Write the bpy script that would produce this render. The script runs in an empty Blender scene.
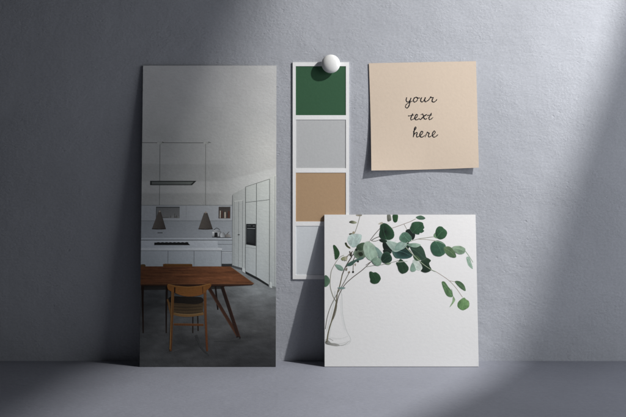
import bpy, bmesh, math, random
from mathutils import Vector, Matrix, Euler
random.seed(7)
SC = bpy.context.scene
COL = SC.collection
D, H = 1.5, 0.28            # camera distance from the wall and height above the ledge (metres)

def W(px, py, d=0.0):
    """world point seen at photo position (px, py) when it stands d metres in front of the wall"""
    k = (D - d) / D
    return Vector(((px - 313) / 1000 * k, -d, H + ((361 - py) / 1000 - H) * k))

def lin(c):
    return tuple(((v / 255) / 12.92 if v / 255 <= 0.04045 else ((v / 255 + 0.055) / 1.055) ** 2.4) for v in c[:3])

# ------------------------------------------------------------------ materials
def nodes(name):
    m = bpy.data.materials.new(name); m.use_nodes = True
    nt = m.node_tree
    return m, nt, nt.nodes['Principled BSDF']

def noise(nt, scale, detail=4, rough=0.6, vec=None, stretch=(1, 1, 1)):
    tc = nt.nodes.new('ShaderNodeTexCoord'); mp = nt.nodes.new('ShaderNodeMapping')
    mp.inputs['Scale'].default_value = stretch
    n = nt.nodes.new('ShaderNodeTexNoise')
    n.inputs['Scale'].default_value = scale; n.inputs['Detail'].default_value = detail
    n.inputs['Roughness'].default_value = rough
    nt.links.new(tc.outputs['Object'], mp.inputs[0]); nt.links.new(mp.outputs[0], n.inputs['Vector'])
    return n.outputs[0]

def rng(nt, sock, a, b, lo, hi):
    r = nt.nodes.new('ShaderNodeMapRange')
    nt.links.new(sock, r.inputs[0])
    for i, v in zip((1, 2, 3, 4), (a, b, lo, hi)): r.inputs[i].default_value = v
    return r.outputs[0]

def math2(nt, op, a, b):
    n = nt.nodes.new('ShaderNodeMath'); n.operation = op
    for i, v in enumerate((a, b)):
        if isinstance(v, (int, float)): n.inputs[i].default_value = v
        else: nt.links.new(v, n.inputs[i])
    return n.outputs[0]

def tint(nt, col, fac):
    """colour x scalar"""
    v = nt.nodes.new('ShaderNodeVectorMath'); v.operation = 'SCALE'
    if isinstance(col, tuple): v.inputs[0].default_value = col[:3]
    else: nt.links.new(col, v.inputs[0])
    nt.links.new(fac, v.inputs['Scale'])
    return v.outputs[0]

def bump(nt, b, h, dist, strength=1.0):
    n = nt.nodes.new('ShaderNodeBump'); n.inputs['Distance'].default_value = dist
    n.inputs['Strength'].default_value = strength
    nt.links.new(h, n.inputs['Height']); nt.links.new(n.outputs[0], b.inputs['Normal'])

def plaster(name, col, bdist, stretch, mott=0.06, rough=0.85):
    m, nt, b = nodes(name)
    fine = noise(nt, 400, 5, 0.62, stretch=stretch)
    mid = noise(nt, 85, 4, 0.6, stretch=stretch)
    big = noise(nt, 9, 3, 0.5)
    pits = rng(nt, noise(nt, 210, 2, 0.5, stretch=stretch), 0.64, 0.74, 0, 1)
    h = math2(nt, 'ADD', math2(nt, 'MULTIPLY', fine, 0.8), math2(nt, 'MULTIPLY', mid, 0.7))
    rough_ = rng(nt, noise(nt, 22, 4, 0.6), 0.38, 0.62, 0.35, 1.35)       # trowelled smoother here, coarser there
    h = math2(nt, 'MULTIPLY', math2(nt, 'SUBTRACT', h, math2(nt, 'MULTIPLY', pits, 0.35)), rough_)
    h = math2(nt, 'ADD', h, math2(nt, 'MULTIPLY', noise(nt, 30, 4, 0.6, stretch=(.6, 1, 1.4)), 1.6))
    stain = noise(nt, 3.5, 5, 0.62); pit2 = rng(nt, noise(nt, 300, 2, 0.5), 0.70, 0.76, 1.0, 0.8)
    f = math2(nt, 'MULTIPLY', rng(nt, big, 0.3, 0.7, 1 - mott, 1 + mott), rng(nt, fine, 0.3, 0.7, 0.92, 1.08))
    f = math2(nt, 'MULTIPLY', f, math2(nt, 'MULTIPLY', rng(nt, stain, 0.3, 0.7, 0.94, 1.05), pit2))
    f = math2(nt, 'MULTIPLY', f, rng(nt, noise(nt, 900, 2, 0.6), 0.3, 0.7, 0.96, 1.04))
    nt.links.new(tint(nt, col, f), b.inputs['Base Color'])
    b.inputs['Roughness'].default_value = rough
    b.inputs['Specular IOR Level'].default_value = 0.3
    bump(nt, b, h, bdist)
    return m

M_wall = plaster('painted_plaster', (0.444, 0.460, 0.500), 0.00036, (1, 1, 1.35))
M_ledge = plaster('ledge_paint', (0.262, 0.272, 0.316), 0.00028, (0.55, 1, 1), 0.05, 0.7)

def paper(name, col, bd=0.00025, sc=420, rough=0.8, grain=0.03):
    m, nt, b = nodes(name)
    n = noise(nt, sc, 4, 0.65)
    g = noise(nt, 1500, 2, 0.6)
    f = math2(nt, 'MULTIPLY', rng(nt, n, 0.3, 0.7, 1 - grain, 1 + grain), rng(nt, g, 0.3, 0.7, 1 - grain, 1 + grain))
    nt.links.new(tint(nt, col, f), b.inputs['Base Color'])
    b.inputs['Roughness'].default_value = rough; b.inputs['Specular IOR Level'].default_value = 0.25
    bump(nt, b, n, bd)
    return m

def print_mat(name, gain, bd=0.0005, grain=0.05, spec=0.25, rough=0.6):
    m, nt, b = nodes(name)
    at = nt.nodes.new('ShaderNodeAttribute'); at.attribute_name = 'ink'
    n = noise(nt, 260, 5, 0.65, stretch=(1, 1, 1.6)); g = noise(nt, 1300, 2, 0.6)
    f = math2(nt, 'MULTIPLY', rng(nt, n, 0.3, 0.7, gain * (1 - grain), gain * (1 + grain)), rng(nt, g, 0.3, 0.7, 1 - grain, 1 + grain))
    nt.links.new(tint(nt, at.outputs['Color'], f), b.inputs['Base Color'])
    b.inputs['Roughness'].default_value = rough; b.inputs['Specular IOR Level'].default_value = spec
    bump(nt, b, n, bd)
    return m

def simple(name, col, rough=0.5, spec=0.5, metal=0.0):
    m, nt, b = nodes(name)
    f = rng(nt, noise(nt, 700, 3, 0.6), 0.3, 0.7, 0.97, 1.03)
    nt.links.new(tint(nt, col, f), b.inputs['Base Color'])
    b.inputs['Roughness'].default_value = rough; b.inputs['Specular IOR Level'].default_value = spec
    b.inputs['Metallic'].default_value = metal
    return m

# ------------------------------------------------------------------ mesh helpers
def link(name, bm, mat, parent=None, smooth=False):
    me = bpy.data.meshes.new(name); bm.normal_update(); bm.to_mesh(me); bm.free()
    if smooth:
        for p in me.polygons: p.use_smooth = True
    me.materials.append(mat)
    o = bpy.data.objects.new(name, me); COL.objects.link(o)
    if parent: o.parent = parent
    return o

def box_bm(x0, x1, y0, y1, z0, z1, bev=0.0):
    bm = bmesh.new(); bmesh.ops.create_cube(bm, size=1)
    for v in bm.verts:
        v.co = Vector((x0 + (v.co.x + .5) * (x1 - x0), y0 + (v.co.y + .5) * (y1 - y0), z0 + (v.co.z + .5) * (z1 - z0)))
    if bev: bmesh.ops.bevel(bm, geom=bm.edges[:], offset=bev, segments=2, affect='EDGES', profile=0.5)
    return bm

def tag(o, label, cat, group=None):
    o['label'] = label; o['category'] = cat
    if group: o['group'] = group

def catmull(pts, n=6, closed=False):
    out = []; N = len(pts)
    for i in range(N if closed else N - 1):
        if closed: p = [pts[(i + k - 1) % N] for k in range(4)]
        else: p = [pts[max(0, min(N - 1, i + k - 1))] for k in range(4)]
        for j in range(n):
            t = j / n
            out.append(tuple(0.5 * (2 * p[1][a] + (p[2][a] - p[0][a]) * t + (2 * p[0][a] - 5 * p[1][a] + 4 * p[2][a] - p[3][a]) * t * t
                       + (3 * p[1][a] - p[0][a] - 3 * p[2][a] + p[3][a]) * t ** 3) for a in (0, 1)))
    if not closed: out.append(tuple(pts[-1]))
    return out

# ------------------------------------------------------------------ setting
bm = bmesh.new()
vs = [bm.verts.new(v) for v in ((-2, 0, 0), (2, 0, 0), (2, 0, 1.6), (-2, 0, 1.6))]; bm.faces.new(vs)
wall = link('wall', bm, M_wall); wall['kind'] = 'structure'
bm = bmesh.new()
vs = [bm.verts.new(v) for v in ((-2, 0, 0), (-2, -1.4, 0), (2, -1.4, 0), (2, 0, 0))]; bm.faces.new(vs)
ledge = link('floor', bm, M_ledge); ledge['kind'] = 'structure'

def vh(i, j, k=0):
    v = math.sin(i * 127.1 + j * 311.7 + k * 74.7) * 43758.5453; return v - math.floor(v)
def vn(x, y, k=0):
    i, j = math.floor(x), math.floor(y); u, v = x - i, y - j; u = u * u * (3 - 2 * u); v = v * v * (3 - 2 * v)
    return (vh(i, j, k) * (1 - u) + vh(i + 1, j, k) * u) * (1 - v) + (vh(i, j + 1, k) * (1 - u) + vh(i + 1, j + 1, k) * u) * v
def fbm(x, y, k=0): return (vn(x, y, k) + .5 * vn(2.1 * x, 2.1 * y, k + 1) + .28 * vn(4.3 * x, 4.3 * y, k + 2) + .16 * vn(9 * x, 9 * y, k + 3)) / 1.94 - .5

# ------------------------------------------------------------------ printing: flat ink shapes on a card
class Print:
    """shapes in photo pixels, mapped onto the card's own face; each overlap goes one hair higher"""
    STEP = 0.000016; rim = None
    def __init__(s, px0, px1, py0, py1, w, h):
        s.f = lambda x, y: ((x - px0) / (px1 - px0) * w - w / 2, (py1 - y) / (py1 - py0) * h)
        s.clip = (px0, px1, py0, py1); s.polys = []; s.boxes = []
    def layer(s, pts):
        xs = [p[0] for p in pts]; ys = [p[1] for p in pts]; b = (min(xs), max(xs), min(ys), max(ys)); L = 0
        for (c, l) in s.boxes:
            if b[0] < c[1] and b[1] > c[0] and b[2] < c[3] and b[3] > c[2]: L = max(L, l + 1)
        s.boxes.append((b, L)); return L
    def _c(s, p):
        return (min(max(p[0], s.clip[0] + .02), s.clip[1] - .02), min(max(p[1], s.clip[2] + .02), s.clip[3] - .02))
    def quad(s, pts, cols):
        """polygon with one colour, or one colour per corner"""
        pts = [s._c(p) for p in pts]
        if not isinstance(cols, list): cols = [cols] * len(pts)
        L = s.layer(pts); s.polys.append((L, pts, [lin(c) for c in cols], [tuple(range(len(pts)))]))
    def rect(s, x0, y0, x1, y1, c, c2=None):
        s.quad([(x0, y0), (x1, y0), (x1, y1), (x0, y1)], [c, c, c2 or c, c2 or c])
    def grid(s, x0, y0, x1, y1, nx, ny, fn):
        pts = []; cols = []; fs = []
        for j in range(ny + 1):
            for i in range(nx + 1):
                x = x0 + (x1 - x0) * i / nx; y = y0 + (y1 - y0) * j / ny
                pts.append(s._c((x, y))); cols.append(lin(fn(x, y)))
        for j in range(ny):
            for i in range(nx):
                a = j * (nx + 1) + i; fs.append((a, a + 1, a + nx + 2, a + nx + 1))
        L = s.layer(pts); s.polys.append((L, pts, cols, fs))
    def line(s, pts, w, c, w2=None, smooth=0, c2=None):
        if smooth: pts = catmull(pts, smooth)
        n = len(pts); Lp = []; Rp = []
        for i, p in enumerate(pts):
            a = pts[max(0, i - 1)]; b = pts[min(n - 1, i + 1)]
            dx, dy = b[0] - a[0], b[1] - a[1]; l = math.hypot(dx, dy) or 1
            t = i / max(1, n - 1); ww = (w + ((w2 if w2 is not None else w) - w) * t) / 2
            Lp.append(s._c((p[0] - dy / l * ww, p[1] + dx / l * ww))); Rp.append(s._c((p[0] + dy / l * ww, p[1] - dx / l * ww)))
        allp = Lp + Rp; cc = lin(c); ce = lin(c2) if c2 else cc
        cols = [tuple(cc[k] + (ce[k] - cc[k]) * i / max(1, n - 1) for k in range(3)) for i in range(n)] * 2
        fs = [(i, i + 1, n + i + 1, n + i) for i in range(n - 1)]
        L = s.layer(allp); s.polys.append((L, allp, cols, fs))
    def blob(s, pts, c, c2=None, dirn=(1, -.4), core=None, n=5, jag=0.0):
        """smooth closed outline, fanned round its middle; c at one side, c2 at the other, core in the middle"""
        pts = catmull(pts, n, True) if n else list(pts)
        cx = sum(p[0] for p in pts) / len(pts); cy = sum(p[1] for p in pts) / len(pts)
        R = max(math.hypot(p[0] - cx, p[1] - cy) for p in pts) or 1
        c2 = c2 or c; a, b = lin(c), lin(c2)
        if jag: pts = [(cx + (p[0] - cx) * (1 + random.uniform(-jag, jag)), cy + (p[1] - cy) * (1 + random.uniform(-jag, jag))) for p in pts]
        dl = math.hypot(*dirn)
        def col(p):
            t = ((p[0] - cx) * dirn[0] + (p[1] - cy) * dirn[1]) / dl / R * .5 + .5; t = min(1, max(0, t))
            return tuple(a[k] + (b[k] - a[k]) * t for k in range(3))
        kc = lin(core) if core else None
        N = len(pts); sd = cx * 3.7 + cy; rings = (1.0, .93, .8, .62, .42, .2); allp = []; cols = []
        back = lin(s.rim) if s.rim else None
        for ri, q in enumerate(rings):
            for p in pts:
                pp = (cx + (p[0] - cx) * q, cy + (p[1] - cy) * q); c0 = col(pp)
                if kc: w_ = (1 - q) ** .7 * .9; c0 = tuple(c0[k] * (1 - w_) + kc[k] * w_ for k in range(3))
                if s.rim:
                    m = 1 + .75 * fbm(pp[0] * .38 + sd, pp[1] * .38, 7) + .4 * fbm(pp[0] * 1.3 + sd, pp[1] * 1.3, 17)
                    c0 = tuple(v * m for v in c0)
                    if ri == 0: c0 = tuple(c0[k] * .62 + back[k] * .38 for k in range(3))
                allp.append(s._c(pp)); cols.append(c0)
        allp.append(s._c((cx, cy))); cols.append(kc or col((cx, cy)))
        fs = []
        for ri in range(len(rings) - 1): fs += [(ri * N + i, ri * N + (i + 1) % N, (ri + 1) * N + (i + 1) % N, (ri + 1) * N + i) for i in range(N)]
        o = (len(rings) - 1) * N; fs += [(o + i, o + (i + 1) % N, len(rings) * N) for i in range(N)]
        L = s.layer(allp); s.polys.append((L, allp, cols, fs))
    def build(s, name, mat, parent):
        V = []; F = []; C = []
        for (L, pts, cols, fs) in s.polys:
            o = len(V); y = -(0.00003 + L * s.STEP)
            for p in pts:
                x, z = s.f(*p); V.append((x, y, z))
            C += cols
            for f in fs:
                F.append(tuple(o + k for k in f))
        me = bpy.data.meshes.new(name); me.from_pydata(V, [], F)
        at = me.color_attributes.new('ink', 'FLOAT_COLOR', 'POINT')
        for i, c in enumerate(C): at.data[i].color = (*c, 1)
        bm = bmesh.new(); bm.from_mesh(me)
        bm.normal_update()
        flip = [f for f in bm.faces if f.normal.y > 0]
        bmesh.ops.reverse_faces(bm, faces=flip); bm.to_mesh(me); bm.free()
        me.materials.append(mat)
        o = bpy.data.objects.new(name, me); COL.objects.link(o); o.parent = parent
        return o

def leaning_card(name, pxc, w, h, foot, top, t, mat):
    a = math.asin((foot - t - top) / h)
    o = link(name, box_bm(-w / 2, w / 2, 0, t, 0, h, 0.00018), mat)
    o.location = ((pxc - 313) / 1000 * (D - foot) / D, -foot, t * math.sin(a) + 0.0001)
    o.rotation_euler = (-a, 0, 0)
    return o

M_board = paper('card_board', (0.55, 0.55, 0.54), 0.0001)
M_boardk = paper('dark_card_board', (0.22, 0.22, 0.22), 0.0001)

# ------------------------------------------------------------------ tall card with the kitchen picture
tall = leaning_card('picture_card', 207.7, 0.1333, 0.2966, 0.0315, 0.0002, 0.0016, M_boardk)
tag(tall, 'tall dark picture card of a grey kitchen with wooden table and chair', 'picture card')
K = Print(140.6, 275.2, 66, 367, 0.1333, 0.2966)
def sm(a, b, t):
    t = min(1, max(0, (t - a) / (b - a))); return t * t * (3 - 2 * t)
def mix(a, b, t): return tuple(a[i] + (b[i] - a[i]) * t for i in range(3))
# ceiling, back wall and floor in one background sheet
def kb(x, y):
    c = mix((190, 190, 190), (170, 171, 169), sm(66, 160, y)); c = mix(c, mix(c, (150, 150, 148), .4), sm(190, 270, x) * (1 - sm(90, 150, y)))  # ceiling ink lighter at left, brightness painted in where the card is shaded
    c = mix(c, (188, 188, 184), sm(215, 262, x - .25 * (y - 120)) * sm(110, 160, y) * .8)
    c = mix(c, (134, 136, 134), (.28 * sm(165.2, 166.6, y) - .30 * sm(182.4, 183.6, y) + .34 * sm(194, 196, y)) * (1 - sm(205, 246, x)))
    c = mix(c, (194, 196, 193), .5 * sm(182, 184, y + (x - 222) * .26) * sm(215, 250, x))
    return c
K.grid(140.6, 66, 275.2, 208, 40, 142, kb)
def kf(x, y):
    t = sm(262, 367, y); c = mix((124, 129, 131), (66, 67, 68), sm(262, 335, y))
    c = mix(c, (44, 45, 47), sm(325, 362, y) * (.7 + .3 * sm(190, 250, x)))
    c = mix(mix(c, (52, 54, 56), .55), c, sm(150, 235, x + .15 * (y - 260)))
    n = fbm(x * .055 + .03 * y, y * .16, 5); n2 = fbm(x * .16, y * .5, 11)
    dark = .55 * math.exp(-((x - 192) / 24) ** 2 - ((y - 343) / 8) ** 2) + .5 * math.exp(-((x - 236) / 12) ** 2 - ((y - 338) / 5) ** 2)
    dark += .5 * math.exp(-((x - 172) / 9) ** 2 - ((y - 351) / 3) ** 2) + .75 * math.exp(-((x - 165) / 34) ** 2 - ((y - 300) / 12) ** 2) + .6 * math.exp(-((x - 222) / 18) ** 2 - ((y - 297) / 7) ** 2)
    glow = math.exp(-((x - 258) / 12) ** 2 - ((y - 300) / 16) ** 2) * .12 + math.exp(-((x - 236) / 10) ** 2 - ((y - 276) / 5) ** 2) * .1
    k = 1 + .42 * n + .22 * n2 - .34 * dark + glow
    return tuple(v * k for v in c)
K.grid(140.6, 262, 275.2, 367, 110, 105, kf)
# ceiling track, caps, hanging wires
K.line([(140.6, 144.2), (206, 144.4)], .55, (92, 94, 92)); K.line([(140.6, 144.9), (204, 145)], .35, (178, 179, 175))
for cx in (158.4, 204.8):
    K.blob([(cx - 2.7, 144.3), (cx, 143.2), (cx + 2.8, 144.2), (cx + 1.6, 145.9), (cx - 1.6, 145.9)], (185, 186, 182), (150, 152, 148))
    K.line([(cx + 2.2, 143.6), (cx + 5, 144.4)], .9, (92, 94, 92), .3)
K.line([(158.6, 145.6), (158.6, 214)], .42, (98, 100, 97)); K.line([(204.3, 145.6), (204.7, 215.5)], .42, (112, 114, 110))
# long ceiling lamp
K.quad([(149, 182.6), (195.4, 182.6), (191, 187), (149, 187)], (48, 51, 49))
K.quad([(150.6, 183.6), (192.3, 183.6), (189.6, 186.2), (150.6, 186.2)], [(96, 100, 97), (112, 117, 112), (104, 108, 104), (88, 92, 90)])
# back wall units
K.rect(140.6, 207.3, 231.7, 222.6, (160, 164, 167), (156, 160, 164))
K.line([(140.6, 207.1), (231.7, 207.1)], .6, (122, 126, 126))
K.rect(140.6, 222.4, 231.7, 239.4, (143, 148, 152), (150, 155, 160))
K.line([(140.6, 222.6), (231.7, 222.6)], .5, (116, 120, 122))
K.line([(185.4, 207.4), (185.4, 222.4)], .3, (142, 146, 148))
K.rect(155.2, 208.6, 178.8, 220, (104, 106, 106), (116, 117, 117))
K.rect(155.2, 208.6, 178.8, 209.5, (66, 68, 68)); K.rect(155.2, 209.5, 155.9, 220, (80, 82, 82))
for i in range(9): K.line([(170 + i * .9, 219.6), (170.3 + i * .9, 219.6 - random.uniform(1.2, 4.5))], .5, random.choice([(140, 140, 138), (78, 76, 74), (150, 146, 140), (92, 90, 86)]))
K.line([(160, 219.5), (168, 219)], .5, (84, 84, 84))
K.rect(217.7, 208.6, 229.5, 220.3, (62, 58, 56), (80, 74, 70))
for i in range(12):
    x = 218.4 + i * .9; h = random.uniform(4, 7.6)
    K.line([(x, 219.9), (x + random.uniform(-.1, .3), 219.9 - h)], .72, random.choice([(168, 160, 148), (128, 70, 54), (94, 88, 82), (196, 190, 178), (56, 52, 50), (146, 118, 94)]))
K.line([(157, 234.6), (162, 234.6)], .9, (82, 84, 85))
# back counter
K.rect(140.6, 239.2, 231.7, 241.6, (176, 181, 186), (170, 176, 181))
K.line([(140.6, 239.2), (231.7, 239.2)], .35, (118, 122, 125)); K.line([(140.6, 241.9), (231.7, 241.9)], .7, (88, 92, 95))
K.rect(140.6, 242.2, 231.7, 268, (158, 164, 169), (150, 156, 161))
for y in (246.1, 253.4): K.line([(216, y), (231.6, y)], .45, (104, 108, 111))
K.line([(216, 254), (231.6, 254)], .35, (188, 192, 194))
K.rect(221, 265.4, 231.7, 268.3, (44, 46, 48))
# toaster, kettle and bowl
K.quad([(211.4, 239.2), (211.6, 233.6), (213, 232.2), (219.2, 232.2), (220.4, 233.8), (220.3, 239.2)], [(120, 123, 125), (208, 212, 214), (220, 223, 225), (150, 153, 155), (70, 72, 74), (52, 54, 56)])
K.quad([(213.6, 238.6), (213.8, 234.2), (216.6, 234.2), (216.8, 238.6)], (30, 31, 33)); K.line([(212, 233), (219.6, 232.9)], .5, (64, 66, 68)); K.line([(211.6, 239), (220.4, 239)], .7, (36, 38, 40))
K.line([(217.8, 238), (218, 234.6)], .6, (196, 199, 201)); K.line([(213, 231.8), (216, 229.8), (219, 231.6)], .6, (60, 62, 64), smooth=4)
K.blob([(220, 239), (219.8, 235.4), (222.2, 234), (224.4, 235.8), (224.5, 239)], (196, 200, 203), (70, 72, 74))
K.blob([(224.4, 239.1), (224.6, 236.6), (227, 235.6), (229.4, 236.8), (229.4, 239.1)], (96, 94, 92), (150, 148, 145))
K.line([(226, 236), (228.6, 233.4)], .5, (78, 72, 66)); K.line([(216, 239.3), (230.5, 239.4)], .6, (70, 73, 75))
# island with cooktop
K.rect(140.6, 242.4, 217, 249.6, (176, 181, 186), (168, 174, 180))
K.quad([(140.6, 249.5), (216.5, 249.5), (221.3, 250), (221.3, 252.4), (140.6, 252.4)], (184, 189, 193))
K.quad([(216.8, 249.4), (221.3, 249.9), (221.3, 252.2), (216.8, 252.2)], (188, 192, 195))
K.rect(140.6, 252.4, 220.8, 268, (160, 166, 171), (150, 157, 162))
K.line([(140.6, 252.4), (221, 252.4)], .5, (108, 112, 116))
for x in (167.7, 193.6): K.line([(x, 252.6), (x, 268)], .45, (116, 120, 124))
K.line([(220.9, 252), (220.9, 268)], .5, (98, 102, 105))
K.quad([(153.8, 244.3), (187, 244.3), (189.6, 246.9), (153.8, 246.9)], (26, 27, 28))
for i in range(8): K.blob([(156 + i * 4, 244.5), (158 + i * 4, 243.9), (160 + i * 4, 244.5), (158 + i * 4, 245.2)], (22, 23, 24), n=3)
# pendant shades
for (a, b, c, d, y0, y1) in ((157.6, 160.1, 165.3, 151.3, 213.6, 230.6), (203.2, 206.6, 212, 197.7, 214.7, 230.7)):
    K.quad([(a, y0), (b, y0), (c, y1), (d, y1)], [(134, 118, 106), (112, 98, 88), (98, 85, 76), (142, 126, 113)])
    K.line([(d, y1), ((d + c) / 2, y1 + .45), (c, y1)], .7, (72, 56, 48), smooth=3)
    K.line([((a + b) / 2, y0 - 1.2), ((a + b) / 2, y0 + .4)], 1.6, (150, 140, 130))
# right hand side: recess, door, tall cabinets with the oven
K.quad([(231.7, 196), (245, 189), (244.8, 274), (231.7, 268)], [(160, 163, 160), (172, 175, 172), (164, 170, 170), (150, 156, 157)])
K.line([(231.7, 197), (231.7, 267.6)], .5, (118, 122, 122)); K.line([(233.4, 203), (233.4, 268)], .35, (128, 132, 132))
K.line([(237.8, 203.5), (237.8, 269)], .45, (120, 125, 125)); K.line([(233.4, 203.2), (241.8, 202.2)], .5, (196, 198, 194))
K.line([(241.8, 202.4), (241.8, 270.4)], .5, (126, 130, 130)); K.line([(237, 236.5), (238.8, 236.5)], 1.1, (66, 68, 68))
K.quad([(244.6, 188.7), (268.3, 180.8), (275.2, 178.6), (275.2, 289.4), (268, 286.8), (257.6, 280.4), (244.6, 273.9)],
       [(176, 180, 176), (186, 190, 185), (176, 180, 175), (146, 151, 151), (150, 156, 157), (156, 162, 163), (152, 158, 160)])
K.quad([(268.6, 179.5), (275.2, 176), (275.2, 289.6), (268.6, 287.3)], [(182, 185, 180), (198, 200, 194), (152, 157, 157), (142, 148, 149)])
K.line([(244.6, 188.7), (268.5, 180.8)], .5, (106, 110, 106))
for x, y0, y1 in ((244.6, 188.7, 273.6), (255.5, 185, 279.6), (268.6, 180.8, 286.8)): K.line([(x, y0), (x, y1)], .55, (88, 92, 91))
K.line([(244.7, 204.3), (268.4, 201.5)], .5, (98, 102, 100)); K.line([(274, 178), (274, 289)], .4, (120, 124, 123))
K.line([(244.9, 249), (255.2, 250.4)], .35, (128, 133, 133))
K.quad([(245.2, 225.7), (255.1, 225.7), (255.1, 247.8), (245.2, 246.2)], (22, 24, 26))
K.quad([(245.9, 231.4), (254.2, 231.6), (254.2, 245.2), (245.9, 243.9)], [(50, 54, 56), (36, 40, 42), (28, 30, 32), (40, 43, 45)])
K.line([(246.2, 230.2), (254.2, 230.4)], .6, (120, 124, 126)); K.line([(246.3, 227.6), (250, 227.7)], .5, (84, 88, 90)); K.line([(252, 227.8), (254, 227.8)], .5, (110, 114, 116))
K.quad([(231.7, 266.8), (241.3, 269.6), (244.6, 272.4), (244.6, 274.4), (241, 271.6), (231.7, 268.4)], (70, 73, 75))
K.quad([(241.6, 268.5), (244.4, 270), (244.4, 274.6), (241.6, 273)], (176, 181, 181))
K.quad([(245, 272.9), (257.6, 279.4), (268, 286), (268, 288), (257.4, 281.8), (245, 275.2)], (28, 30, 31))
K.quad([(268.6, 286.4), (275.2, 288.6), (275.2, 290.2), (268.6, 288.2)], (104, 108, 108))
K.quad([(268.8, 283), (271.4, 284), (271.4, 289.6), (268.8, 288.8)], (166, 171, 170))
# chairs seen behind and beside the table
K.blob([(140.6, 266.2), (144.8, 266), (145.2, 268.6), (140.6, 268.6)], (128, 94, 58), n=2)
K.quad([(162.8, 266.2), (164, 265.4), (190.8, 265.5), (192, 266.4), (192, 268.6), (162.8, 268.6)], (142, 90, 46))
K.line([(163, 265.8), (191.8, 265.9)], .5, (176, 124, 74))
# dark far side under the table
K.quad([(141, 286), (226, 286), (222, 290.4), (141, 291.6)], [(22, 20, 18), (26, 23, 20), (40, 38, 36), (40, 38, 36)])
K.line([(142.7, 287), (142.8, 300), (143.8, 334)], 2.8, (44, 24, 14), 1.2)
K.line([(166.8, 288), (166.4, 312), (166.6, 334)], 2.4, (38, 22, 13), 1.2)
# table legs
K.line([(215, 288), (217.6, 311)], 1.9, (34, 20, 15), 1.5)
K.line([(207.5, 287.6), (238.4, 338)], 3.4, (62, 36, 25), 3.0, c2=(92, 54, 36))
K.line([(206.6, 288.6), (237.4, 338.6)], .6, (110, 68, 46))
K.line([(221.6, 288), (238.6, 338.8)], 3.2, (40, 23, 17), 3.0, c2=(60, 34, 24))
K.line([(223.2, 288), (240, 338)], .5, (84, 50, 36))
K.quad([(236, 337.2), (240.4, 337.6), (240.2, 339.6), (236.6, 339.6)], (36, 22, 17))
# table top with grain
def kt(x, y):
    n = 1.3 * fbm(x * .05, y * .75, 21) + 1.0 * fbm(x * .12, y * 1.9, 31) + .5 * fbm(x * .3, y * .4, 41)
    g = math.exp(-((x - 205) / 30) ** 2) * .26 + math.exp(-((x - 232) / 14) ** 2 - ((y - 281) / 6) ** 2) * .1
    v = .96 + .34 * n + g
    return (134 * v, 80 * v, 50 * v)
tp = []; tc = []; tf = []
NX, NY = 90, 40
for j in range(NY + 1):
    v = j / NY; y = 268 + v * 17.2
    xr = 229.5 + (252.6 - 229.5) * v ** .95
    for i in range(NX + 1):
        x = 140.6 + (xr - 140.6) * i / NX; tp.append(K._c((x, y))); tc.append(lin(kt(x, y)))
for j in range(NY):
    for i in range(NX):
        a = j * (NX + 1) + i; tf.append((a, a + 1, a + NX + 2, a + NX + 1))
K.polys.append((K.layer(tp), tp, tc, tf))
for i in range(26):
    y = 269 + random.random() * 15; x = 142 + random.random() * 70; l = 12 + random.random() * 26
    x1 = min(x + l, 226 + (y - 268) * 1.25); c = random.choice([(108, 60, 36), (156, 98, 62), (98, 54, 32), (148, 92, 58)])
    K.line([(x, y), (x1, y + random.uniform(-.3, .3))], .34, c, .1)
K.line([(229.3, 268), (253.4, 285.2)], .6, (164, 108, 70))
K.quad([(140.6, 285.2), (253.6, 285.2), (251.5, 286.6), (230, 287.6), (140.6, 287)], [(108, 64, 40), (104, 60, 38), (70, 40, 26), (66, 38, 25), (74, 43, 28)])
K.line([(140.6, 285.3), (253, 285.3)], .4, (160, 106, 70))
# chair in front
K.line([(192.8, 300), (192.9, 334)], 1.2, (40, 26, 18)); K.line([(197, 299), (198.2, 332)], 1.3, (46, 30, 20))
K.line([(192, 298.4), (192, 301)], 3.5, (30, 22, 17))
K.line([(196, 336), (202, 349), (209.5, 356)], 2.6, (42, 43, 44), 1.2, smooth=4); K.line([(239, 339), (226, 341.5), (214, 342)], 2.2, (50, 51, 52), .6, smooth=4)
K.line([(173, 352), (183, 348.5)], 1.6, (54, 55, 56), .5)
K.blob([(168, 300.5), (173, 299.8), (200.5, 300.4), (202.8, 312), (202.6, 314.6), (188, 316), (174, 315.4), (171, 313)], (88, 66, 44), (122, 94, 64), dirn=(-.3, 1), core=(76, 57, 39), n=3)
K.blob([(168.4, 299.6), (174, 297.6), (188, 298.2), (201, 298.6), (203, 303), (196, 305.4), (182, 304.6), (170, 303.6)], (34, 27, 22), (44, 34, 26), n=3)
for i in range(3, 9):
    y = 302 + i * 1.45; K.line([(170.2 + i * .42, y), (186, y + .7), (201.4 + i * .12, y - .1)], .38, (112, 86, 58) if i % 2 else (66, 49, 34), smooth=4)
K.line([(173.6, 314.9), (180, 316.4), (190, 316.8), (203.6, 315)], 2.2, (152, 108, 64), smooth=4)
K.line([(174, 313.9), (182, 315.3), (192, 315.5), (203, 313.8)], .4, (188, 146, 96), smooth=4)
K.line([(174, 325.4), (203.6, 326)], 2.1, (118, 70, 38)); K.line([(174, 324.5), (203.6, 325)], .4, (154, 98, 56))
K.line([(167.6, 300.5), (171.3, 316), (171.8, 317)], 1.6, (142, 98, 56), 2, smooth=3)
K.line([(172.9, 286.5), (172.3, 316), (171.2, 351.6)], 3.1, (158, 104, 56), 2.1, smooth=5, c2=(104, 62, 32))
K.line([(171.9, 290), (171.2, 316), (170.4, 350)], .5, (190, 136, 82), smooth=5)
K.line([(204.7, 290), (205.4, 316), (207.3, 351.8)], 2.9, (148, 92, 50), 1.9, smooth=5, c2=(112, 58, 30))
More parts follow.
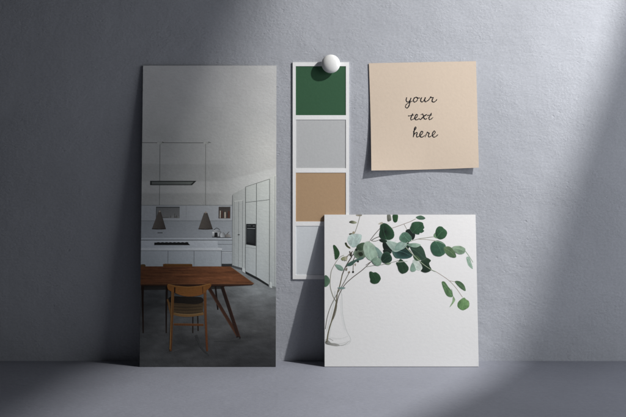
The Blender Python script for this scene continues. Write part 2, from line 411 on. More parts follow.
K.blob([(167.4, 286), (170, 285.6), (175, 287), (188, 288), (201, 287), (206.5, 285.2), (210.6, 285), (210.4, 288), (206, 292.2), (202.6, 295.4),
        (196, 297.4), (187, 297.8), (180, 296.4), (174.6, 294), (172.8, 293.4), (168.6, 291.4), (167.2, 288.6)], (184, 116, 58), (158, 94, 44), dirn=(1, .6), core=(176, 110, 54), n=4)
K.line([(168, 286), (175, 287.3), (188, 288.3), (201, 287.3), (210, 285.3)], .5, (210, 146, 84), smooth=4)
K.line([(174.7, 288.6), (174.6, 294)], 1.3, (44, 26, 15))
for i in range(7): K.line([(177 + i, 289.4 + i), (200 - i, 289.4 + i * .95)], .25, (142, 82, 38) if i % 2 else (196, 130, 70), .1)
K.line([(203.8, 287.6), (204.2, 294)], 2.2, (170, 106, 52)); K.line([(202.4, 288), (202.6, 294.6)], .5, (92, 52, 26))
for (L_, p_, cs_, f_) in K.polys:           # the picture's wood is printed darker than its greys
    for i_, c_ in enumerate(cs_):
        q_ = 1 + .16 * fbm(p_[i_][0] * .06, p_[i_][1] * .06, 3); c_ = cs_[i_] = tuple(v * q_ for v in c_)
        if c_[0] > 1.55 * c_[2]: cs_[i_] = (c_[0] * .39, c_[1] * .45, c_[2] * .50)
K.build('printed_picture', print_mat('kitchen_print', 1.5, 0.00022, 0.04), tall)

# ------------------------------------------------------------------ square card with eucalyptus
sq = leaning_card('picture_card', 401.7, 0.1509, 0.1490, 0.0315, 0.0011, 0.0018, M_board)
tag(sq, 'square white picture card printed with green eucalyptus stems', 'picture card')
E = Print(325.4, 478.2, 214.8, 367, 0.1509, 0.1490)
E.rim = (150, 165, 155)
def eb(x, y):
    c = mix((232, 231, 231), (224, 224, 224), sm(215, 367, y)); c = mix(c, (226, 226, 225), sm(400, 325, x) * .6)
    return c
E.grid(325.4, 214.8, 478.2, 367, 12, 12, eb)
ST = (128, 124, 112)
def st(pts, w=.7, c=ST, w2=None, c2=None): E.line(pts, w, c, w2, smooth=5, c2=c2)
# faint glass vase
for pts in ([(342, 291), (342.9, 300), (343.6, 316), (347, 331), (351.4, 340), (349, 344.5), (342, 346.6)], [(336, 292), (334.6, 304), (331.4, 318), (327.4, 332)]):
    st(pts, 1.1, (208, 210, 209), .7)
for (a_, b_, c_) in ((338, 350, 216), (343, 349.6, 212)):
    E.line([(328, a_), (336, a_ + 1.4), (343, a_ + 1.2), (348.6, a_ - 1)], 1.6, (c_, c_ + 1, c_), .8, smooth=5)
E.line([(341.6, 300), (342.6, 316), (345.4, 331)], 1.6, (219, 220, 220), 1.2, smooth=5); E.line([(333, 322), (331, 332), (330.4, 338)], 1.8, (216, 217, 216), 1.0, smooth=5)
E.blob([(326, 342.2), (329, 341), (331.6, 343.6), (336, 344.2), (341, 346), (337, 347), (330, 345.8), (326.4, 344.6)], (112, 112, 104), (176, 176, 172))
st([(340, 346.2), (345, 345.4), (350.6, 341.5)], .9, (186, 187, 184), .4); st([(326, 341), (330, 339.6), (334, 341.6)], .6, (150, 150, 144), .3)
# stems
st([(337.4, 262.4), (333.6, 269), (331.7, 275), (331.1, 287), (334, 297.5), (337.6, 305), (335.7, 316), (330.6, 327), (328.2, 341)], .55, (140, 140, 124), .9)
st([(343.2, 275.8), (340.8, 286.4), (338.4, 294), (336.6, 306), (333, 320), (329.2, 333), (327.6, 343)], .9, (116, 110, 84), 1.1)
st([(350, 274), (343, 287), (338, 295), (331.8, 307), (328.2, 318), (326.2, 330)], .7, (128, 126, 116), .6)
st([(372.5, 262.4), (364, 270.5), (353, 279), (345, 286.8), (339.6, 297), (336.8, 309), (333.8, 320)], .75, (112, 104, 98), .8)
st([(352.8, 257.6), (347, 267), (343.2, 275.8)], 1.1, (96, 92, 84), .9); st([(350.6, 252), (352.8, 257.8)], 1, (92, 88, 78)); st([(358, 251), (352.4, 257.6)], .9, (70, 66, 62))
st([(345.6, 262), (349.5, 256), (354, 252)], .8, (130, 124, 112)); st([(353.4, 262), (347, 268)], .8, (86, 84, 80))
st([(354.4, 265), (354.2, 272)], .6, (140, 128, 112)); st([(361.4, 216), (358.6, 226), (356.2, 233)], .65, (140, 138, 124)); st([(354, 262), (356, 258), (360, 251)], .7, (90, 88, 80))
st([(381.6, 228.8), (376, 235), (371.5, 240.8)], .75, (130, 124, 118)); st([(371.8, 241), (376, 242), (381, 240.4)], .6, (130, 124, 118)); st([(373, 241), (377, 238.6), (383, 236.6)], .7, (96, 92, 86))
st([(371, 241.5), (369, 244), (366, 250)], .6, (130, 126, 118))
st([(392.6, 229), (398, 227.2), (405.6, 224.4), (412, 222), (417.6, 219.2)], .5, (150, 134, 118)); st([(405.6, 224.4), (408, 229), (409, 233)], .45, (140, 132, 120))
st([(366.5, 268), (374, 266.6), (382, 265.8), (392, 263.6), (400, 261.4)], .5, (142, 146, 134)); st([(367, 266), (372, 262.6)], .5, (110, 106, 98))
st([(412, 242), (420, 239.6), (428, 238.4), (436, 237.4)], .6, (148, 150, 132)); st([(420, 239.8), (428, 240.2), (437, 241.4)], .6, (172, 166, 150))
st([(437, 272.6), (443, 276.4), (450.4, 281.8), (457, 289), (463.4, 298.4)], .55, (160, 146, 134)); st([(450.4, 281.8), (457, 283)], .5, (160, 146, 134))
st([(466, 250.6), (470, 256), (474.6, 263.4)], .9, (150, 172, 150), .6); st([(452.6, 290), (454, 298)], .5, (130, 150, 120))
st([(337.4, 262.4), (341, 258), (345, 256)], .5, (150, 148, 136))
def leaf(pts, c, c2=None, dirn=(1, -.5), core=None, rib=None, n=5):
    E.blob(pts, c, c2, dirn, core, n, jag=.012)
    if rib:
        a, b = rib; m = ((a[0] + b[0]) / 2 + (b[1] - a[1]) * .06, (a[1] + b[1]) / 2 - (b[0] - a[0]) * .06)
        cc = tuple(min(255, v * 1.1 + 10) for v in (c2 or c)); E.line([a, m, b], .3, cc, .12, smooth=4)
        for k in range(1, 5):
            t = k / 5; p = (a[0] + (b[0] - a[0]) * t, a[1] + (b[1] - a[1]) * t); L = math.hypot(b[0] - a[0], b[1] - a[1]) * .2 * (1 - abs(t - .5))
            ux, uy = (b[0] - a[0]), (b[1] - a[1]); q = math.hypot(ux, uy); ux /= q; uy /= q
            for s_ in (-1, 1): E.line([p, (p[0] + (ux * .7 - uy * s_) * L, p[1] + (uy * .7 + ux * s_) * L)], .2, tuple(min(255, v * 1.1 + 6) for v in c), .06)
DG, BK = (26, 62, 42), (14, 30, 24)
leaf([(350.2, 222.8), (353, 220.9), (357, 222), (358, 223.4), (354.6, 224.2)], (38, 50, 28), (178, 182, 150), (1, 0))
leaf([(357.4, 214.9), (363.4, 214.9), (362.4, 216.4), (358, 216.3)], (150, 144, 128), n=2)
leaf([(350, 234.6), (352, 233.6), (354.4, 234.2), (352, 236)], (34, 44, 26), (150, 148, 120)); leaf([(353.4, 233), (355, 231.8), (356.2, 233.4), (354.8, 234.6)], (150, 140, 116))
leaf([(345.8, 244), (347.4, 243.2), (348.8, 246), (351.4, 248.4), (351, 249.6), (347.4, 247.4)], (24, 46, 22), (96, 100, 60), (1, 1))
leaf([(350.4, 236), (356, 234.3), (362.6, 235.4), (362.1, 241), (358.4, 246.6), (354, 248.2), (349.8, 244.4), (348.6, 240.3)], (160, 184, 178), (190, 206, 202), (-.5, -1), rib=((353, 247.5), (357, 236)))
leaf([(334.1, 246.5), (336, 246), (339.5, 250.6), (340.7, 255), (338.7, 259.4), (336.1, 260), (335.4, 253.4)], (18, 58, 26), (58, 104, 62), (1, -.2), rib=((336.5, 259), (335.5, 248)))
leaf([(342, 259.6), (344.4, 257.6), (347.6, 257.6), (347.2, 260), (344, 261.6)], (120, 124, 82), (176, 178, 146)); leaf([(346, 258), (348.4, 257), (348, 261.6), (346.4, 261)], (196, 190, 168), (150, 144, 120))
leaf([(336, 265.7), (340.8, 266), (344.2, 269), (343.9, 271.7), (339.3, 270.6)], (104, 140, 124), (140, 168, 152), rib=((337, 266.4), (343.4, 271)))
leaf([(350.6, 256), (353, 252.6), (352.6, 257)], (70, 66, 56))
leaf([(354.8, 253), (358.6, 249), (364, 248.6), (367.4, 253), (366, 258.4), (360, 259.8), (355.8, 257.4)], (98, 126, 100), (156, 178, 156), (0, -1), core=(58, 76, 52))
leaf([(356.4, 250), (360, 247), (362.4, 246.4), (360.6, 250), (357, 252)], (28, 44, 28), (60, 80, 60)); leaf([(359.4, 253.6), (363, 253), (364.2, 256), (361, 257)], (30, 44, 26))
leaf([(347.4, 266.2), (351.3, 262.7), (357.2, 260.2), (363, 257.8), (364.6, 259.6), (357.6, 262.4), (352.8, 266.4), (349, 267)], (42, 80, 70), (92, 128, 116), (0, -1))
E.blob([(353, 273), (354.1, 271.8), (355.2, 273), (354.1, 274.1)], (24, 22, 20), n=3); E.blob([(349, 273.2), (350.4, 272), (351.2, 273.4), (349.8, 274.4)], (150, 136, 118), n=3)
E.blob([(346.6, 269.6), (348.4, 268.6), (348, 271.6), (346.4, 271.4)], (140, 132, 116), n=3); E.blob([(358.2, 262), (359.6, 261.4), (360, 263), (358.6, 263)], (40, 44, 36), n=3); E.blob([(355.6, 265), (357, 264.4), (356.8, 267)], (170, 158, 140), n=3)
leaf([(325.42, 277.4), (327.8, 276.6), (330.8, 281), (329.4, 286), (325.42, 287.6)], (52, 92, 66), (104, 138, 112), (1, 0))
leaf([(338.4, 288.8), (342, 288), (346.4, 288.8), (344, 290.2), (340, 289.8)], (122, 148, 144), n=3)
# dense middle group, back to front
leaf([(407.2, 231.4), (411.5, 229.6), (416.7, 234.4), (415.7, 239.5), (413, 240.4), (409, 236)], (14, 26, 22), (26, 48, 38))
leaf([(384.2, 243), (389, 240.6), (392, 246), (394.6, 251.8), (388.6, 253), (384.6, 249.6)], (10, 24, 20), (20, 44, 36))
leaf([(382, 225.4), (384.6, 223.6), (388.4, 224.2), (393.4, 228.6), (395.8, 233.6), (395.2, 238), (391.6, 240.6), (387, 240.4), (382.6, 239.8), (380.3, 236), (381.2, 231), (381.4, 227.6)], (24, 52, 38), (50, 104, 66), (.8, -.6), core=(10, 26, 20), rib=((388, 240), (384.5, 225.4)))
E.blob([(379.6, 224.4), (383, 222.4), (384.8, 223.4), (382.6, 224.8)], (180, 176, 160), n=3)
leaf([(388.8, 215), (392, 214.9), (393, 220), (391.4, 221.6), (389, 221.4)], (96, 100, 90), (150, 152, 140)); leaf([(394.4, 214.9), (399.6, 214.9), (399.2, 221), (397.2, 223), (394.8, 221.4)], (24, 68, 36), (50, 100, 54), n=3)
leaf([(393.2, 252), (397, 248.8), (401, 250.4), (402.4, 256), (400, 259.4), (396, 258.4)], (62, 104, 90), (100, 138, 124), core=(44, 84, 70))
leaf([(395, 250.4), (403, 246.6), (411, 250.6), (414, 256), (410, 259.2), (402, 259.8), (397, 257.6)], (22, 56, 50), (70, 118, 112), (-.4, 1), core=(18, 44, 42), rib=((396, 251), (413, 257)))
leaf([(405, 244.6), (409, 243), (411.6, 246), (409, 250.4), (405.6, 249)], (14, 32, 28), (34, 62, 50))
leaf([(411, 246), (417, 244.4), (422, 246.2), (425.4, 250.6), (427.4, 257), (428.6, 260.4), (424.4, 261.6), (418.4, 259.4), (413.4, 252.4)], (30, 58, 48), (62, 96, 74), rib=((413, 249), (425, 259)))
leaf([(386.3, 240.8), (392, 241.6), (400, 244.2), (408, 246.6), (403, 250.4), (396.4, 252.8), (391, 248.4)], (140, 168, 156), (184, 204, 192), (.2, -1), rib=((387, 241.2), (406, 247)))
leaf([(399, 243.8), (406, 242.2), (408.4, 246), (403.4, 250.4), (396, 250.8)], (118, 150, 138), (160, 186, 174))
leaf([(401.2, 237.2), (404.6, 233), (409.4, 233.4), (413.5, 238.9), (410.6, 243), (405, 243.2), (401.3, 240.6)], (58, 104, 80), (112, 154, 132), (-.7, -.7), core=(84, 128, 104), rib=((411.6, 242), (404.6, 234)))
leaf([(408.2, 245), (416, 243.8), (422.4, 245.5), (418, 248.2), (412, 247.4)], (112, 148, 128), (160, 188, 168))
leaf([(412.8, 226), (414.4, 222.9), (419.6, 221.9), (424.2, 222.8), (425.4, 225.4), (426.2, 228.4), (424.9, 230), (426, 231.6), (423.6, 233.4), (421.6, 233.4), (420.6, 235.2), (416.8, 234.4), (413.8, 233.2), (411.6, 229.6)],
     (30, 68, 46), (56, 104, 70), (.4, -.6), core=(44, 92, 62), rib=((414, 234), (424, 224)), n=4)
leaf([(417.7, 217.8), (420, 216.2), (423.6, 215.8), (427.4, 218.4), (425, 220), (420.6, 219.8)], (50, 92, 66), (104, 140, 116), (0, -1))
leaf([(358, 246.6), (362, 243.8), (366.4, 243.6), (366, 249), (362, 251.6), (358.4, 250)], (40, 66, 44), (96, 126, 96))
leaf([(380.6, 240.2), (384.6, 239.6), (388.6, 241.6), (386, 243.6), (382, 242.4)], (14, 32, 24), (30, 58, 42))
leaf([(384.6, 250.6), (389.6, 250.4), (393, 253.4), (389.6, 255), (385.2, 254)], (12, 30, 24), (24, 50, 38))
leaf([(365.4, 244.4), (369, 242), (374, 244.6), (379, 250), (379.4, 256), (375.4, 261.2), (370.6, 261), (366.6, 257), (364.4, 250.4)], (140, 168, 148), (176, 196, 178), (-.5, -1), core=(152, 180, 160), rib=((372, 261), (369.4, 243.4)))
leaf([(376, 247.6), (380, 249.6), (384.4, 255.6), (383.9, 260.4), (380.5, 259.4), (378.6, 254)], (96, 130, 120), (136, 164, 154))
leaf([(382.7, 257), (385.4, 253.2), (390, 253.2), (393.4, 259), (391.7, 262.8), (386, 264.2), (382.4, 261.6)], (16, 44, 34), (44, 84, 64), core=(22, 56, 42), rib=((384, 262), (392, 256.6)))
leaf([(372.8, 260.7), (378, 257.8), (382.8, 262.2), (380.8, 266.5), (376.5, 266.4), (373.4, 263.4)], (104, 136, 116), (140, 168, 148), rib=((374, 262), (381, 265.4)))
leaf([(386, 264.8), (389.4, 263.6), (392.4, 264.2), (390, 265.6)], (96, 122, 92), (140, 160, 130))
leaf([(370.3, 273.2), (372.2, 272.4), (374.4, 273.4), (377, 273.2), (380.2, 275.6), (381.9, 279.2), (380.9, 282), (378.6, 284.4), (374.6, 285), (371.4, 283.2), (371.2, 280), (370.6, 278.2)], (22, 56, 32), (48, 92, 58), core=(34, 76, 46), rib=((372.3, 273), (378, 284)), n=4)
leaf([(397.2, 263.8), (399.6, 262.2), (401.8, 259.8), (405.8, 262.9), (409.9, 268.4), (408.4, 272.8), (403.4, 274.8), (400, 272), (398.6, 267.4)], (22, 50, 34), (48, 84, 58), core=(32, 66, 44), rib=((401, 262), (405, 274)))
E.line([(409.4, 242.6), (406, 246), (402.4, 250.4)], .5, (176, 196, 182), .3, smooth=3)
E.line([(398.4, 263), (404, 262.6), (409, 262)], .6, (190, 198, 182), .3, smooth=3)
leaf([(414.2, 261.2), (419, 261.8), (423, 266.6), (421.4, 271.2), (416.6, 269.8)], (186, 202, 192), (206, 216, 208))
leaf([(411.3, 270), (413.9, 263.6), (416.6, 268.6), (416.8, 271.8), (413, 272.8)], (116, 150, 132), (146, 174, 158))
leaf([(414.6, 256.6), (418, 256.4), (421.7, 260.4), (418.5, 261.8), (416, 260.2)], (40, 78, 48), (78, 112, 72))
leaf([(421.2, 262.4), (425, 260.4), (428.2, 258.6), (432.3, 261.2), (430.6, 264), (431.2, 267), (432.7, 270.8), (427.7, 273.7), (422.2, 272.2), (423.8, 269), (422.8, 265.6)], (16, 38, 26), (56, 90, 62), (.5, -.8), core=(20, 46, 32))
st([(407.5, 248), (411, 252), (415, 256), (421.4, 262.4), (427, 267), (432.5, 270.6), (437, 272.6)], .8, (158, 172, 144), .55)
leaf([(435.3, 235.6), (437.6, 233), (439.6, 236), (439.4, 239), (436.4, 238.2)], (96, 132, 96), (130, 160, 126))
leaf([(437.9, 230), (440.4, 227), (443.8, 227), (445.8, 228.8), (448.6, 231.4), (449, 234.6), (446.8, 238.4), (442.4, 240.2), (438.6, 238.6), (437.2, 234.4)], (30, 72, 46), (62, 116, 76), core=(46, 94, 60), rib=((438.6, 238.4), (446.6, 229.6)))
leaf([(432.3, 246), (435, 242.4), (440, 241.2), (446, 244.2), (448, 249), (446.4, 254.6), (441, 257.4), (435.4, 256), (432.4, 251)], (36, 82, 62), (74, 122, 92), core=(52, 98, 76), rib=((437, 242), (444, 256)))
E.line([(437, 242), (441, 242.4), (446, 245)], .9, (142, 172, 146), .4, smooth=3)
leaf([(445.4, 248.6), (450.4, 247.1), (455.4, 250.6), (457.8, 257.8), (452.4, 258), (447.4, 254)], (70, 104, 68), (112, 142, 96), (0, -1), core=(84, 118, 80), rib=((446.4, 249), (457, 257.4)))
leaf([(454, 248), (461, 246.5), (466.9, 249.4), (466, 254), (461, 255), (456.6, 252.6)], (120, 152, 124), (164, 188, 160), (0, -1), core=(112, 142, 112), rib=((455, 248.6), (466.4, 252)))
leaf([(468.1, 258), (470.8, 258), (472.8, 263.4), (474.2, 270), (470, 266.6), (468.4, 262)], (124, 158, 136), (170, 196, 178), rib=((469, 258.8), (473.6, 269)))
leaf([(442.7, 283.4), (445.8, 282.8), (449.6, 288), (453, 292.6), (453.2, 298), (448, 297), (444.8, 291)], (66, 108, 66), (118, 156, 106), core=(88, 130, 82), rib=((443.6, 284), (452.6, 297)))
leaf([(456, 282.8), (460.6, 282.2), (465.2, 286), (466.6, 292), (461.4, 289.4)], (58, 94, 62), (104, 138, 98), rib=((456.8, 283.2), (466, 291)))
leaf([(454, 297.4), (456, 300.6), (454.4, 304), (450.2, 308.4), (453, 302.8)], (112, 150, 102), (156, 184, 140))
leaf([(464.6, 298.6), (467, 300.4), (469.8, 302.6), (469.8, 307.6), (466.4, 310.4), (463, 311.4), (459.2, 309.2), (458, 306), (459.6, 302.2)], (84, 126, 74), (124, 160, 104), core=(100, 144, 88), rib=((464, 299.6), (462.6, 310.6)))
for (L_, p_, cs_, f_) in E.polys:           # muted ink for the leaves
    for i_, c_ in enumerate(cs_):
        if c_[1] < .6:
            g_ = .3 * c_[0] + .6 * c_[1] + .1 * c_[2]; cs_[i_] = tuple((v * .88 + g_ * .12) * (.78 if c_[1] < .25 else .95) for v in c_)
E.build('printed_picture', print_mat('eucalyptus_print', 1.0, 0.0001, 0.02), sq)

# ------------------------------------------------------------------ colour swatch strip
M_white = paper('white_swatch_card', (0.94, 0.94, 0.94), 0.0001, 500, 0.7, 0.01)
x0, x1, z0, z1 = (292.7 - 313) / 1000, (349.0 - 313) / 1000, (361 - 279) / 1000, (361 - 62.2) / 1000
wS, hS = x1 - x0, z1 - z0
rows = [(66.2, 115.2), (119.6, 168.2), (172.6, 221.4), (225.8, 274.8)]
ys = 0.0003
sheet = link('swatch_strip', box_bm(-wS / 2, wS / 2, -0.0004, 0, -hS, 0, 0), M_white)
sheet.location = ((x0 + x1) / 2, -ys, z1)
tag(sheet, 'white strip of four colour swatches, green, grey, tan and pale blue, pinned to the wall', 'swatch strip')
bm = bmesh.new()
def add_box(bm, xa, xb, ya, yb, za, zb):
    b = box_bm(xa, xb, ya, yb, za, zb); me = bpy.data.meshes.new('t'); b.to_mesh(me); b.free(); bm.from_mesh(me); bpy.data.meshes.remove(me)
bw = 0.0031; top = 361 / 1000 - z1 * 1   # photo y of the strip top, in metres
cuts = []
for a, b in rows: cuts.append((-(a / 1000 - top), -(b / 1000 - top)))
yb0, yb1 = -0.0009, -0.0004
add_box(bm, -wS / 2, -wS / 2 + bw, yb0, yb1, -hS, 0); add_box(bm, wS / 2 - bw, wS / 2, yb0, yb1, -hS, 0)
edges = [0] + [v for c in cuts for v in c] + [-hS]
for i in range(0, len(edges), 2):
    add_box(bm, -wS / 2 + bw, wS / 2 - bw, yb0, yb1, edges[i + 1], edges[i])
bmesh.ops.remove_doubles(bm, verts=bm.verts[:], dist=1e-6)
link('border', bm, M_white, sheet)
for (za, zb), col, nm in zip(cuts, ((0.042, 0.118, 0.060), (0.55, 0.56, 0.565), (0.50, 0.335, 0.20), (0.72, 0.755, 0.785)), ('dark green', 'light grey', 'tan brown', 'pale blue grey')):
    p = link('colour_patch', box_bm(-wS / 2 + bw, wS / 2 - bw, -0.00052, -0.00042, zb, za), paper(nm.replace(' ', '_') + '_ink', col, 0.00007, 420, 0.7, 0.03), sheet)
    p['label'] = nm + ' colour patch'

# ------------------------------------------------------------------ push pin
pc = W(330.8, 63.9, 0.006)
pin = bpy.data.objects.new('push_pin', None); COL.objects.link(pin); pin.location = (pc.x, -0.0014, pc.z); pin.empty_display_size = 0.01
tag(pin, 'round white push pin holding the top of the swatch strip', 'push pin')
def lathe(prof, n=48):
    bm = bmesh.new(); rings = []
    for r, y in prof:
        rings.append([bm.verts.new((r * math.cos(2 * math.pi * i / n), y, r * math.sin(2 * math.pi * i / n))) for i in range(n)] if r > 1e-7 else [bm.verts.new((0, y, 0))])
    for a, b in zip(rings, rings[1:]):
        for i in range(n):
            j = (i + 1) % n
            if len(a) == 1: bm.faces.new((a[0], b[j], b[i]))
            elif len(b) == 1: bm.faces.new((a[i], a[j], b[0]))
            else: bm.faces.new((a[i], a[j], b[j], b[i]))
    bmesh.ops.recalc_face_normals(bm, faces=bm.faces[:]); return bm
prof = [(0, -0.0018)]
R = 0.0093
for k in range(1, 33):
    t = math.pi * k / 32; prof.append((R * math.sin(t) if k < 32 else 0, (-0.0040 + (0.0022 if math.cos(t) > 0 else 0.0042) * math.cos(t))))
link('pin_head', lathe(prof), simple('white_plastic', (0.80, 0.80, 0.79), 0.22, 0.5), pin, True)
link('needle', lathe([(0, 0.012), (0.0004, 0.009), (0.0005, -0.0012), (0.0016, -0.0012), (0.0016, -0.003), (0, -0.003)], 16), simple('steel', (0.6, 0.6, 0.6), 0.3, 0.5, 1.0), pin, True)

# ------------------------------------------------------------------ beige note with handwriting
TL, TR, BR, BL = (368.9, 63.3), (476.0, 61.2), (478.9, 167.6), (371.4, 170.5)
def note_d(u, v):           # distance of the sheet from the wall; u right, v down
    e = abs(2 * u - 1)
    return 0.0004 + 0.0044 * v ** 3.2 * (0.22 + 0.78 * e ** 1.6) + 0.0003 * e ** 3 * (1 - v) + 0.0006 * math.sin(3.1 * u + 1) * v
def note_p(u, v, off=0.0):
    a = (TL[0] + (TR[0] - TL[0]) * u, TL[1] + (TR[1] - TL[1]) * u); b = (BL[0] + (BR[0] - BL[0]) * u, BL[1] + (BR[1] - BL[1]) * u)
    x = a[0] + (b[0] - a[0]) * v; y = a[1] + (b[1] - a[1]) * v
    x += -0.7 * math.sin(math.pi * v) * (1 - u) * -1 * .6; y += .5 * math.sin(math.pi * u) * v
    return W(x, y, note_d(u, v) + off)
N = 48; bm = bmesh.new(); th = 0.00018
org = W(423.5, 115.8, 0)
gr = [[bm.verts.new(note_p(i / N, j / N, th) - org) for i in range(N + 1)] for j in range(N + 1)]
gk = [[bm.verts.new(note_p(i / N, j / N, 0) - org) for i in range(N + 1)] for j in range(N + 1)]
for j in range(N):
    for i in range(N):
        bm.faces.new((gr[j][i], gr[j + 1][i], gr[j + 1][i + 1], gr[j][i + 1])); bm.faces.new((gk[j][i], gk[j][i + 1], gk[j + 1][i + 1], gk[j + 1][i]))
for i in range(N):
    for (a, b) in ((gr, gk),):
        bm.faces.new((a[0][i], a[0][i + 1], b[0][i + 1], b[0][i])); bm.faces.new((a[N][i + 1], a[N][i], b[N][i], b[N][i + 1]))
        bm.faces.new((a[i + 1][0], a[i][0], b[i][0], b[i + 1][0])); bm.faces.new((a[i][N], a[i + 1][N], b[i + 1][N], b[i][N]))
bmesh.ops.recalc_face_normals(bm, faces=bm.faces[:])
note = link('paper_note', bm, paper('beige_paper', (0.70, 0.58, 0.465), 0.00007, 420, 0.85, 0.022), None, True)
note.location = org
tag(note, 'square beige paper note with black handwriting and lifted lower corners on the wall', 'note')
try:
    note.data.set_sharp_from_angle(angle=math.radians(40))
except Exception: pass

def uv_of(px, py):
    v = (py - 62.2) / (169 - 62.2); l = TL[0] + (BL[0] - TL[0]) * v; r = TR[0] + (BR[0] - TR[0]) * v
    u = (px - l) / (r - l)
    t = TL[1] + (TR[1] - TL[1]) * u; b = BL[1] + (BR[1] - BL[1]) * u; v = (py - t) / (b - t)
    return u, v
bm = bmesh.new()
def stroke(pts, ox, oy, s, w=0.92, k=0):
    P = [(ox + x / s, oy + y / s) for x, y in catmull(pts, 8)]
    n = len(P); Ls = []; Rs = []
    for i, p in enumerate(P):
        a = P[max(0, i - 1)]; b = P[min(n - 1, i + 1)]; dx, dy = b[0] - a[0], b[1] - a[1]; l = math.hypot(dx, dy) or 1
        ww = w * .5 * (1 + .18 * math.sin(i * .7 + k) + (.15 if dy > 0 else -.12)); ww *= .55 + .45 * min(1, min(i, n - 1 - i) / 3)
        off = th + 0.00004 + 0.00002 * (k % 5)
        Ls.append(bm.verts.new(note_p(*uv_of(p[0] - dy / l * ww, p[1] + dx / l * ww), off) - org))
        Rs.append(bm.verts.new(note_p(*uv_of(p[0] + dy / l * ww, p[1] - dx / l * ww), off) - org))
    for i in range(n - 1): bm.faces.new((Ls[i], Ls[i + 1], Rs[i + 1], Rs[i]))
A = (400, 90, 13.91); B = (400, 108, 11.27)
S = [
 (A, [(92, 100), (84, 125), (84, 150), (104, 166), (130, 148), (152, 105)]),
 (A, [(152, 105), (138, 150), (126, 205), (106, 242), (82, 246), (72, 222), (90, 195), (130, 170), (172, 152)]),
 (A, [(222, 98), (198, 110), (184, 138), (194, 164), (220, 158), (242, 130), (238, 104), (222, 98), (250, 110), (278, 106)]),
 (A, [(304, 98), (288, 125), (286, 150), (304, 164), (330, 145), (352, 100), (342, 130), (346, 158), (366, 158), (388, 140)]),
 (A, [(388, 150), (408, 120), (428, 92), (432, 104), (458, 104), (450, 128), (444, 150), (462, 166), (492, 154), (514, 126)]),
 (B, [(142, 58), (130, 88), (118, 115), (126, 132), (148, 122)]),
 (B, [(88, 86), (110, 86), (158, 74)]),
 (B, [(148, 122), (178, 108), (196, 82), (186, 68), (170, 88), (164, 112), (178, 130), (200, 126), (216, 112)]),
 (B, [(232, 74), (252, 66), (262, 84), (268, 110), (284, 124), (306, 112)]),
 (B, [(304, 68), (280, 82), (252, 106), (230, 126), (214, 118)]),
 (B, [(354, 52), (340, 80), (324, 108), (330, 128), (348, 122), (372, 102)]),
 (B, [(300, 84), (330, 78), (358, 76)]),
 (B, [(146, 268), (166, 244), (180, 220), (170, 212), (160, 236), (154, 280), (148, 326)]),
 (B, [(148, 322), (160, 292), (182, 272), (192, 282), (184, 306), (194, 324), (216, 312)]),
 (B, [(214, 314), (240, 296), (256, 270), (244, 258), (228, 278), (222, 304), (236, 324), (258, 320), (278, 304)]),
 (B, [(280, 326), (292, 298), (306, 268), (312, 276), (328, 280), (318, 304), (326, 324), (350, 312)]),
 (B, [(350, 312), (378, 296), (396, 270), (386, 256), (370, 272), (362, 300), (376, 324), (402, 318), (428, 294)]),
]
for k, ((ox, oy, s), pts) in enumerate(S): stroke(pts, ox, oy, s, 0.9, k)
bm.normal_update()
bmesh.ops.reverse_faces(bm, faces=[f for f in bm.faces if f.normal.y > 0])
link('handwriting', bm, simple('black_ink', (0.012, 0.012, 0.014), 0.5, 0.3), note)

# ------------------------------------------------------------------ light
TGT = Vector((0.05, 0, 0.15)); P = Vector((0.735, -0.42, 0.87))
def area(name, loc, tgt, size, power, col, shape='DISK', sy=None):
    l = bpy.data.lights.new(name, 'AREA'); l.shape = shape; l.size = size; l.energy = power; l.color = col
    if sy: l.size_y = sy
    o = bpy.data.objects.new(name, l); COL.objects.link(o); o.location = loc
    o.rotation_euler = (Vector(tgt) - Vector(loc)).to_track_quat('-Z', 'Y').to_euler(); return o
area('key_lamp', P, TGT, 0.023, 13.2, (1.0, 0.985, 0.965))
area('soft_lamp', (0.70, -0.33, 0.38), (0.1, 0, 0.12), 0.58, 3.2, (0.95, 0.97, 1.0), 'SQUARE')

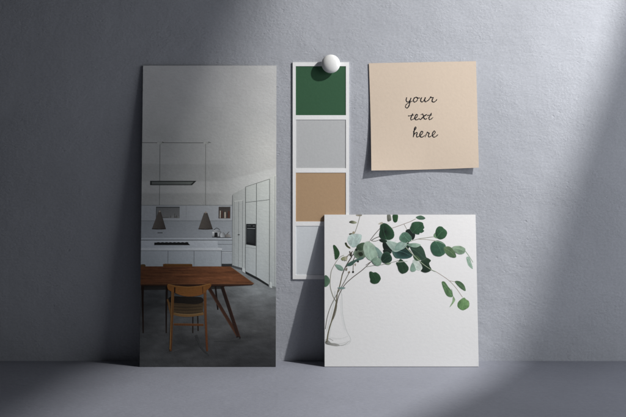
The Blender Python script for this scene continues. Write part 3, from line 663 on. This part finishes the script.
# two dark boards added out of view between the lamp and the scene: the slot between them shapes the slanted band of light
C0 = P + (TGT - P) * 0.30; nrm = (TGT - P).normalized()
ux = nrm.cross(Vector((0, 0, 1))).normalized(); uy = ux.cross(nrm).normalized()
def proj(q):
    d = (q - P); t = (C0 - P).dot(nrm) / d.dot(nrm); r = P + d * t - C0
    return (r.dot(ux), r.dot(uy))
def FL(px, py):            # point on the ledge seen at photo position
    k = (py - 361) / 1000; d = k * D / (H + k); return W(px, py, d)
left = [W(345, -210), W(262, 0), W(232, 75), W(208, 130), W(180, 230), W(160, 340), FL(106, 371), FL(34, 417), FL(-60, 500)]
right = [W(650, -210), W(626, 0), W(609, 55), W(592, 110), W(569, 175), W(547, 240), W(519, 335), W(510, 361), FL(474, 386), FL(415, 417), FL(280, 500)]
bm = bmesh.new()
def board(edge, sgn):
    e = [proj(q) for q in edge]
    far = (0.30 if edge is left else 0.9) * sgn
    pts = e + [(far, e[-1][1] - (.12 if edge is left else .6)), (far, e[0][1] + .25)]
    vs = [bm.verts.new(C0 + ux * a + uy * b) for a, b in pts]
    f = bm.faces.new(vs)
    r = bmesh.ops.extrude_face_region(bm, geom=[f])
    for v in r['geom']:
        if isinstance(v, bmesh.types.BMVert): v.co += nrm * -0.004
e0 = proj(W(200, 150)); e1 = proj(W(560, 150)); sg = 1 if e1[0] > e0[0] else -1
board(left, -sg); board(right, sg)
bmesh.ops.triangulate(bm, faces=[f for f in bm.faces if len(f.verts) > 4])
bmesh.ops.recalc_face_normals(bm, faces=bm.faces[:])
ww_ = link('shade_board', bm, simple('matt_black_board', (0.03, 0.03, 0.03), 0.9, 0.2)); ww_['kind'] = 'structure'

w = bpy.data.worlds.new('World'); SC.world = w; w.use_nodes = True
bg = w.node_tree.nodes['Background']; bg.inputs[0].default_value = (0.80, 0.88, 1.0, 1); bg.inputs[1].default_value = 0.008

# ------------------------------------------------------------------ camera
cam = bpy.data.cameras.new('Camera'); co = bpy.data.objects.new('Camera', cam); COL.objects.link(co)
co.location = (0, -D, H); co.rotation_euler = (math.radians(90), 0, 0)
cam.sensor_width = 36; cam.lens = 36 * D / 0.626; cam.shift_y = (0.1525 - H) / 0.626
cam.clip_start = 0.05; cam.clip_end = 20
SC.camera = co
SC.view_settings.view_transform = 'Standard'; SC.view_settings.look = 'None'; SC.view_settings.gamma = 1; SC.view_settings.exposure = 0
SC.render.engine = 'CYCLES'
